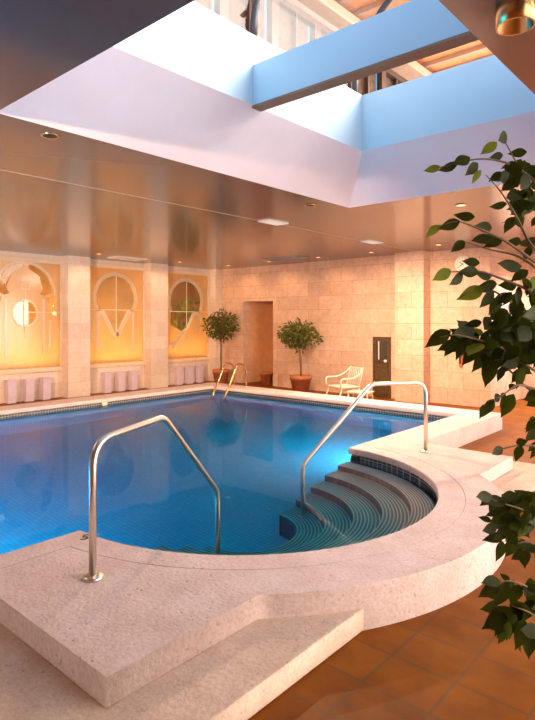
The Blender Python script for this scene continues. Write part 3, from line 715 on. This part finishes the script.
OUT = [  # outermost leaves: base px, tip px, depth, young?
 (440, 166, 423, 172, 1.88, 1), (458, 164, 436, 169, 1.9, 0), (470, 157, 452, 165, 1.9, 0), (478, 163, 464, 176, 1.9, 0), (481, 170, 471, 184, 1.88, 1), (497, 142, 480, 155, 2.05, 1),
 (507, 135, 496, 141, 2.08, 0), (503, 155, 488, 158, 2.0, 0), (527, 152, 507, 154, 2.1, 0), (516, 162, 500, 168, 2.0, 0), (502, 172, 488, 182, 1.93, 0), (516, 180, 500, 192, 1.93, 0), (528, 168, 512, 180, 2.05, 0),
 (507, 204, 488, 206, 1.95, 0), (531, 203, 506, 210, 1.95, 0), (536, 200, 520, 216, 1.97, 0), (475, 217, 453, 215, 1.82, 0), (460, 221, 437, 229, 1.8, 0), (441, 225, 424, 238, 1.8, 1), (492, 228, 472, 226, 1.86, 0),
 (465, 241, 450, 253, 1.98, 0), (493, 236, 470, 242, 1.9, 0), (503, 238, 483, 248, 1.95, 0), (521, 243, 508, 240, 2.0, 0), (530, 246, 524, 262, 2.0, 0),
 (480, 263, 461, 261, 1.85, 0), (479, 273, 458, 270, 1.85, 0), (463, 274, 447, 285, 1.85, 0), (451, 270, 431, 281, 1.83, 1), (492, 276, 475, 274, 1.87, 0), (522, 266, 496, 264, 1.9, 0), (528, 270, 510, 282, 1.95, 0),
 (497, 284, 472, 288, 2.03, 0), (484, 288, 456, 300, 2.0, 1), (494, 292, 478, 308, 2.03, 0), (502, 297, 488, 315, 2.05, 0),
 (451, 331, 424, 347, 1.8, 0), (457, 339, 437, 352, 1.82, 0), (482, 322, 464, 326, 1.86, 0), (470, 336, 455, 360, 1.84, 0), (480, 342, 462, 366, 1.86, 0), (490, 352, 470, 372, 1.98, 0), (493, 358, 485, 388, 1.98, 0), (507, 350, 494, 372, 2.0, 0),
 (512, 345, 496, 360, 1.95, 0), (503, 366, 497, 382, 1.9, 0), (514, 384, 510, 390, 1.85, 0), (505, 393, 500, 400, 1.82, 0), (494, 399, 485, 416, 1.8, 0), (504, 396, 502, 412, 1.8, 0), (500, 395, 494, 402, 1.82, 0), (488, 404, 479, 419, 1.8, 0),
 (514, 394, 501, 418, 1.83, 0), (538, 390, 524, 400, 1.9, 0), (538, 400, 526, 406, 1.9, 0), (503, 448, 490, 455, 1.83, 0), (521, 445, 515, 461, 1.85, 0), (516, 443, 528, 441, 1.85, 0), (538, 447, 530, 459, 1.9, 0),
 (493, 496, 475, 497, 1.75, 0), (506, 501, 480, 503, 1.76, 0), (512, 505, 490, 512, 1.78, 0), (500, 512, 485, 517, 1.78, 0), (515, 515, 496, 524, 1.8, 0), (512, 528, 492, 540, 1.82, 0), (497, 527, 480, 531, 1.82, 0), (505, 535, 482, 541, 1.83, 0),
 (503, 541, 497, 562, 1.84, 0), (515, 540, 506, 557, 1.85, 0), (525, 540, 514, 552, 1.86, 0), (500, 580, 480, 584, 1.78, 0), (499, 584, 478, 598, 1.78, 0), (508, 581, 493, 607, 1.78, 0), (520, 585, 512, 602, 1.8, 0), (512, 608, 482, 630, 1.8, 0), (505, 612, 496, 636, 1.8, 0), (515, 614, 508, 638, 1.8, 0), (525, 620, 516, 650, 1.8, 0), (530, 628, 526, 656, 1.82, 0), (535, 600, 522, 622, 1.85, 0),
]
for x0, y0, x1, y1, d, yg in OUT:
    ln = math.hypot(x1-x0, y1-y0); w_ = .5 if ln > 14 else .75
    fleaf(yng if yg else old, x0, y0, x1, y1, d, w_, tilt=random.uniform(-35, 35))
def cluster(cx, cy, rx, ry, n, d0, d1, young=.03):
    for k in range(int(n*1.35)):
        u = rv(); x = cx+u.x*rx; y = cy+u.y*ry; a = math.radians(random.gauss(115, 45)); ln = random.uniform(14, 23)
        fleaf(yng if random.random() < young else old, x, y, x+ln*math.cos(a), y+ln*math.sin(a), random.uniform(d0, d1), random.uniform(.42, .6), dd=random.uniform(-.06, .06))
cluster(522, 178, 20, 20, 16, 1.9, 2.15, .05)
cluster(538, 205, 24, 40, 26, 1.9, 2.2)
cluster(533, 300, 22, 24, 28, 1.85, 2.2)
cluster(503, 318, 12, 10, 8, 1.95, 2.1)
cluster(516, 335, 30, 20, 48, 1.85, 2.2)
cluster(478, 340, 26, 11, 22, 1.85, 2.05)
cluster(532, 352, 20, 20, 24, 1.85, 2.15)
cluster(548, 420, 14, 30, 10, 1.85, 2.1)
cluster(511, 511, 26, 18, 18, 1.75, 2.0)
cluster(532, 522, 20, 30, 20, 1.75, 2.0)
cluster(524, 608, 26, 32, 24, 1.75, 2.0)
cluster(560, 580, 16, 40, 16, 1.8, 2.2)
cluster(575, 300, 20, 80, 24, 1.9, 2.3)
old.build('foliage', M['ficus'], fic, recalc=False); yng.build('young_foliage', M['ficus_young'], fic, recalc=False)['label'] = 'bright green young leaves'

# ---------------------------------------------------------------- ceiling fittings
def spot(loc, power, size=95, blend=.7, col=(1, .55, .27), rad=.06, aim=None):
    l = bpy.data.lights.new('downlight_beam', 'SPOT'); l.energy = power; l.spot_size = math.radians(size); l.spot_blend = blend; l.color = col; l.shadow_soft_size = rad
    o = bpy.data.objects.new('downlight_beam', l); C.objects.link(o); o.location = loc
    if aim: o.rotation_euler = (V(aim)-V(loc)).to_track_quat('-Z', 'Y').to_euler()
    return o
dproto = None
def downlight(x, y, label, power, r=.075, aim=None, size=95, col=(1, .55, .27)):
    global dproto
    if not power:
        t = thing('downlight', (x, y, CZ), label, 'downlight', 'recessed downlights')
        B().lathe([(.055, -.01), (.07, -.01), (.07, .0), (.055, .0), (.055, -.01)], cap=False).build('trim_ring', M['brass'], t)
        B().lathe([(.01, -.004), (.054, -.003), (.054, -.001), (.01, -.001)]).build('bulb', M['frame_brown'], t)
        return t
    if dproto is None:
        dproto = thing('downlight', (x, y, CZ), label, 'downlight', 'recessed downlights')
        B().lathe([(.055, -.01), (.07, -.01), (.07, .0), (.055, .0), (.055, -.01)], cap=False).build('trim_ring', M['brass'], dproto)
        B().lathe([(.01, -.004), (.054, -.003), (.054, -.001), (.01, -.001)]).build('bulb', M['lamp'], dproto)
        t = dproto
    else: t = dup(dproto, (x, y, CZ), label)
    if power: spot((x, y, CZ-.02), power, aim=aim, size=size, col=col)
    return t
K = 1.0
downlight(-4.2, 2.19, 'recessed downlight close to the near left corner of the skylight opening', 0)
downlight(-4.29, 5.68, 'recessed downlight close to the far left corner of the skylight opening', 0)
for x, wh in ((-10.64, 'over the corner potted tree'), (-9.2, 'in front of the doorway'), (-7.7, 'over the second potted tree'), (-6.3, 'over the dark cabinet')):
    downlight(x, 10.5, 'recessed downlight near the back wall ' + wh, (15 if x > -7 else 42)*K, aim=(x, YB+.3, .6), size=122)
for y, wh in ((6.80, 'by the stone pillar between the tower and swag windows'), (9.07, 'by the stone pillar between the swag and curl windows'), (4.5, 'by the pillar before the tower-etched window'), (2.2, 'along the left wall nearest the front')):
    downlight(-10.9, y, 'added recessed downlight ' + wh, 60*K, aim=(XL, y, .6), size=122)  # lamps added along the left wall to brighten the pillars
downlight(-2.87, 6.94, 'recessed downlight beyond the skylight, first of two toward the clock', 130*K, size=165)
downlight(-2.89, 8.69, 'recessed downlight beyond the skylight, second toward the clock', 130*K, size=165)
downlight(-4.7, 10.3, 'recessed downlight above the clock wall', 22*K, aim=(-4.7, YB+.3, .6), size=122)
downlight(-2.7, 12.3, 'added unseen downlight over the bright alcove', 1100*K, size=150, col=(1, .90, .84))  # unseen lamp added in place of daylight on the alcove wall
def fill_spot(x, y, aim, label, power, size, col):  # unseen spotlights added as frontal fill for the far walls
    t = thing('added_spotlight', (x, y, CZ), label, 'spotlight', 'added spotlights behind the pool front')
    d = (V(aim)-V((x, y, CZ-.22))).normalized()
    B().lathe([(.05, -.015), (.05, 0)]).build('base', M['white_grille'], t)
    B().tube([(0, 0, -.01), (0, 0, -.2)], .012, 8).build('stem', M['white_grille'], t)
    b = B().lathe([(.04, -.12), (.06, -.10), (.075, .08), (.068, .08), (.055, -.08), (.01, -.09)], cap=False); b.bm.transform(Matrix.Translation((0, 0, -.22)) @ d.to_track_quat('Z', 'Y').to_matrix().to_4x4()); b.build('lamp_head', M['white_grille'], t)
    spot(tuple(V((x, y, CZ-.22))+d*.12), power, size=size, blend=.6, col=col, rad=.06, aim=aim)
fill_spot(-4.6, -1.9, (-11.9, 7.6, 1.6), 'added unseen ceiling spotlight aimed at the etched windows and stone pillars', 2600, 46, (1, .66, .44))
fill_spot(-2.6, -1.9, (-8.8, 11.3, 1.4), 'added unseen ceiling spotlight aimed at the stone back wall', 2300, 50, (1, .58, .32))
# large brass can light near the camera
cn = thing('brass_can_light', (-.86, 2.70, CZ), 'large brass can light on the ceiling beside the skylight', 'ceiling light')
B().lathe([(.085, 0), (.085, -.10), (.078, -.10), (.074, -.02), (.01, -.02)], cap=False).build('shade', M['brass'], cn)
B().lathe([(.01, -.04), (.045, -.035), (.05, -.022), (.01, -.021)]).build('bulb', M['lamp'], cn)
# air vents
def vent(loc, sx, sy, label, m, nsl):
    t = thing('air_vent', loc, label, 'air vent', 'ceiling air vents')
    B().box(-sx, -sy, -.02, sx, -sy+.03, 0).box(-sx, sy-.03, -.02, sx, sy, 0).box(-sx, -sy+.03, -.02, -sx+.03, sy-.03, 0).box(sx-.03, -sy+.03, -.02, sx, sy-.03, 0).build('frame', m, t)
    b = B()
    for k in range(nsl):
        y = -sy+.03+(2*sy-.06)*(k+.5)/nsl
        b.box(-sx+.03, y-.012, -.016, sx-.03, y+.012, -.004)
    b.build('slats', m, t)
    B().box(-sx+.03, -sy+.03, -.003, sx-.03, sy-.03, 0).build('backing', M['grille'], t)
def panel_light(x, y, sx, sy, power, col):
    l = bpy.data.lights.new('panel_light', 'AREA'); l.shape = 'RECTANGLE'; l.size = sx; l.size_y = sy; l.energy = power; l.color = col
    o = bpy.data.objects.new('panel_light', l); C.objects.link(o); o.location = (x, y, CZ-.03)
def panel(x, y, label, power):
    t = thing('ceiling_panel_light', (x, y, CZ), label, 'ceiling light', 'flush white panel lights on the ceiling joint')
    B().box(-.11, -.22, -.02, .11, -.20, 0).box(-.11, .20, -.02, .11, .22, 0).box(-.11, -.20, -.02, -.09, .20, 0).box(.09, -.20, -.02, .11, .20, 0).build('frame', M['white_grille'], t)
    B().box(-.09, -.20, -.014, .09, .20, -.004).build('diffuser', M['panel_lamp'], t)
    panel_light(x, y, .18, .40, power, (1, .70, .48))
for y, lb in ((9.10, 'flush white panel light on the ceiling joint near the back wall'), (6.30, 'flush white panel light on the ceiling joint beside the skylight corner'), (.7, 'added unseen panel light on the ceiling joint near the front')):
    panel(-5.44, y, lb, 35 if y < 2 else 230)  # the front panel is unseen, added for extra light
vent((-8.5, 10.25, CZ), .55, .22, 'wide grey air vent in front of the back wall', M['grille'], 8)
vent((-11.2, 7.75, CZ), .22, .40, 'grey air vent over the swag-etched window', M['white_grille'], 8)
pool_lamp((-9.428, 6.0, .165), (1, 0, 0), 'small warm light glowing in the tile band under the far coping')
# depth mark on the deck: a painted 5
cu = bpy.data.curves.new('depth_mark', 'FONT'); cu.body = '5'; cu.size = .13; cu.extrude = .001
to = bpy.data.objects.new('depth_tmp', cu); C.objects.link(to); dg = bpy.context.evaluated_depsgraph_get(); dg.update()
me = bpy.data.meshes.new_from_object(to.evaluated_get(dg)); bpy.data.objects.remove(to)
me.materials.clear(); me.materials.append(M['black'])
dm = bpy.data.objects.new('depth_mark', me); C.objects.link(dm)
p = at(79, 540, 564*1.49/(540-320)); dm.location = (p.x, p.y, .2615); dm.rotation_euler = (0, 0, TH+math.radians(8))
tag(dm, 'small black number painted on the stone coping beside the near handrail', 'depth mark')
# dark skimmer mouth at the far end of the curve
sk = thing('skimmer', (CX+.05, 5.575, .145), 'small dark skimmer mouth under the coping where the curve meets the straight pool edge', 'skimmer')
B().box(-.0, -.03, -.06, .10, .01, .035).build('mouth', M['black'], sk, bevel=.006)

# ---------------------------------------------------------------- building seen through the skylight
XF = -8.0
bd = thing('building_facade', (XF, 8, CZ+.12), 'tan building with brown framed curtained windows above the skylight', 'building')
b = B().box(-.4, -12, 0, 0, 18, 1.6)
b.box(-.4, -12, 5.75, 0, 18, 9.0)
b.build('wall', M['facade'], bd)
b = B().box(-.06, -12, 5.55, .55, 18, 5.80); b.build('band', M['fascia'], bd)
b = B().box(0, -12, 6.05, 2.6, 18, 6.25).build('eave', M['soffit'], bd)
b = B()
for k in range(40): b.box(.1, -11.9+.75*k, 5.92, 2.58, -11.78+.75*k, 6.05)
b.build('rafters', M['fascia'], bd)
B().box(2.6, -12, 5.9, 2.72, 18, 6.4).build('fascia', M['fascia'], bd)
for k in range(12):
    y = -8+1.55*k
    f = B().box(-.12, y, 1.6, .04, y+.12, 5.55).box(-.12, y+1.43, 1.6, .04, y+1.55, 5.55).box(-.12, y+.12, 5.40, .04, y+1.43, 5.55).box(-.12, y+.12, 1.6, .04, y+1.43, 1.72).box(-.10, y+.74, 1.72, .02, y+.80, 5.4).build('window', M['frame_brown'], bd)
    c = B(); n = 26; pts = []
    for i in range(n+1): pts.append((-.16+.035*math.sin(i*2.1), y+.12+1.31*i/n))
    for a, e in zip(pts, pts[1:]): c.poly([(a[0], a[1], 1.7), (e[0], e[1], 1.7), (e[0], e[1], 5.45), (a[0], a[1], 5.45)])
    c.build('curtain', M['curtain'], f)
    B().box(-.07, y+.12, 1.72, -.062, y+1.43, 5.4).build('pane', M['glass'], f)

# ---------------------------------------------------------------- world and lights
SKY_B, SKY_W = 1.25, 26.0
wd = bpy.data.worlds.new('World'); SC.world = wd; wd.use_nodes = True
nt = wd.node_tree; nt.nodes.clear()
out = nt.nodes.new('ShaderNodeOutputWorld'); bg = nt.nodes.new('ShaderNodeBackground')
tc = nt.nodes.new('ShaderNodeTexCoord'); sp = nt.nodes.new('ShaderNodeSeparateXYZ'); nt.links.new(tc.outputs['Generated'], sp.inputs[0])
rp = ramp(nt, sp.outputs['Z'], [(0, (3.4, 3.1, 3.1)), (.16, (2.2, 2.15, 2.3)), (.36, (.14, .56, 1.0)), (1, (.08, .50, 1.0))])
dt = nt.nodes.new('ShaderNodeVectorMath'); dt.operation = 'DOT_PRODUCT'; nt.links.new(tc.outputs['Generated'], dt.inputs[0]); dt.inputs[1].default_value = V((.76, .60, .30)).normalized()
mr = nt.nodes.new('ShaderNodeMapRange'); mr.interpolation_type = 'SMOOTHSTEP'; nt.links.new(dt.outputs['Value'], mr.inputs[0])
mr.inputs[1].default_value = .78; mr.inputs[2].default_value = 1.0; mr.inputs[3].default_value = 0; mr.inputs[4].default_value = 1
sc1 = nt.nodes.new('ShaderNodeMix'); sc1.data_type = 'RGBA'; sc1.clamp_result = False
nt.links.new(mr.outputs[0], sc1.inputs[0])
m3 = nt.nodes.new('ShaderNodeMix'); m3.data_type = 'RGBA'; m3.blend_type = 'MULTIPLY'; m3.clamp_result = False; m3.inputs[0].default_value = 1
nt.links.new(rp.outputs[0], m3.inputs[6]); m3.inputs[7].default_value = (SKY_B, SKY_B, SKY_B, 1)
nt.links.new(m3.outputs[2], sc1.inputs[6]); sc1.inputs[7].default_value = (SKY_W*1.0, SKY_W*.88, SKY_W*.80, 1)
nt.links.new(sc1.outputs[2], bg.inputs[0]); bg.inputs[1].default_value = 1.0
nt.links.new(bg.outputs[0], out.inputs[0])
def area(loc, sx, sy, rot, power, col, portal=False):
    l = bpy.data.lights.new('area', 'AREA'); l.shape = 'RECTANGLE'; l.size = sx; l.size_y = sy; l.energy = power; l.color = col
    if portal: l.cycles.is_portal = True
    o = bpy.data.objects.new('sky_portal' if portal else 'corridor_light', l); C.objects.link(o); o.location = loc; o.rotation_euler = rot; return o
area((cxv, 3.93, Z2+.01), hw*2, 3.6, (0, 0, 0), 1, (1, 1, 1), True)
area((XR+.22, 7.15, 1.5), 3.0, 11.4, (0, PI/2, 0), 1, (1, 1, 1), True)
# corridor ceiling lamps behind the glass
for y in (3.4, 5.7, 7.95, 10.2):
    t = thing('corridor_ceiling_lamp', (XL-1.5, y, CZ), 'warm ceiling lamp in the corridor behind the etched windows', 'ceiling light', 'corridor ceiling lamps')
    B().lathe([(.18, 0), (.18, -.05), (.14, -.08), (.01, -.085)]).build('globe', M['lamp'], t)
    l = bpy.data.lights.new('corridor_light', 'POINT'); l.energy = 400; l.color = (1, .74, .38); l.shadow_soft_size = .2
    o = bpy.data.objects.new('corridor_light', l); C.objects.link(o); o.location = (XL-.9, y, .33)  # light hidden low behind the wall, added to glow through the glass
# submerged pool lamps in niches of the pool walls
def niche(x, y, z, rz, power, label, vis=True):
    t = thing('underwater_light', (x, y, z), label, 'pool light', 'underwater pool lights')
    mt = Matrix.Rotation(rz, 4, 'Z') @ Matrix.Rotation(PI/2, 4, 'Y')
    for nm, prof, mm in (('rim', [(.13, .0), (.13, .015), (.11, .02)], M['steel']), ('lens', [(.11, 0), (.11, .012), (.03, .016)], M['cyan_lamp'])):
        b = B().lathe(prof, n=20); b.bm.transform(mt); b.build(nm, mm, t)
    if not power: return t
    l = bpy.data.lights.new('underwater_beam', 'AREA'); l.shape = 'DISK'; l.size = .5; l.energy = power; l.color = (.85, .95, 1); l.spread = math.radians(150)
    o = bpy.data.objects.new('underwater_beam', l); C.objects.link(o); d = V((math.cos(rz), math.sin(rz), -.35))
    o.location = V((x, y, z))+V((math.cos(rz), math.sin(rz), 0))*.12; o.rotation_euler = d.to_track_quat('-Z', 'Y').to_euler()
    return t
POOLP = 220
niche(-9.43, 6.0, -.25, 0, 0, 'round underwater light in the far long pool wall below the tower-etched window')
niche(-7.75, 8.78, -.7, -PI/2, 0, 'round underwater light in the pool end wall under the potted tree')

niche(-3.64, 7.0, -.6, PI, POOLP*.4, 'added unseen underwater light in the pool side wall beyond the steps')  # these four are unseen, added to brighten the blue water
niche(-3.64, .9, -.6, PI, POOLP*1.5, 'added unseen underwater light in the pool side wall before the steps')
niche(-5.2, -1.06, -.6, PI/2, POOLP*1.6, 'added unseen underwater light in the near pool end wall by the steps side')
niche(-7.9, -1.06, -.6, PI/2, POOLP*1.6, 'added unseen underwater light in the near pool end wall by the windows side')

# unseen panel lamps added over the right walkway for extra light
def walkway_fill(x, y, label, power):
    t = thing('ceiling_panel_light', (x, y, CZ), label, 'ceiling light', 'added unseen panel lights over the right walkway')
    B().box(-.37, -.67, -.02, .37, -.65, 0).box(-.37, .65, -.02, .37, .67, 0).box(-.37, -.65, -.02, -.35, .65, 0).box(.35, -.65, -.02, .37, .65, 0).build('frame', M['white_grille'], t)
    B().box(-.35, -.65, -.014, .35, .65, -.004).build('diffuser', M['panel_lamp'], t)
    panel_light(x, y, .70, 1.30, power, (1, .90, .86))
walkway_fill(.9, 3.2, 'added unseen panel light over the right walkway beside the curved steps', 30)
walkway_fill(.9, 6.2, 'added unseen panel light over the right walkway toward the alcove', 30)
# ---------------------------------------------------------------- camera
cd = bpy.data.cameras.new('camera'); cam = bpy.data.objects.new('camera', cd); C.objects.link(cam)
cd.sensor_fit = 'VERTICAL'; cd.sensor_height = 24; cd.lens = 564/720*24; cd.shift_y = -40/720; cd.clip_start = .05; cd.clip_end = 200
cam.location = EYE; cam.rotation_euler = (PI/2, 0, TH)
SC.camera = cam
SC.view_settings.view_transform = 'Standard'; SC.view_settings.look = 'None'; SC.view_settings.gamma = 1; SC.view_settings.use_curve_mapping = False
SC.view_settings.exposure = -.18
try:
    SC.cycles.use_denoising = True; SC.cycles.max_bounces = 10; SC.cycles.diffuse_bounces = 5; SC.cycles.transparent_max_bounces = 24; SC.cycles.volume_bounces = 0
    SC.cycles.sample_clamp_indirect = 25
except Exception: pass
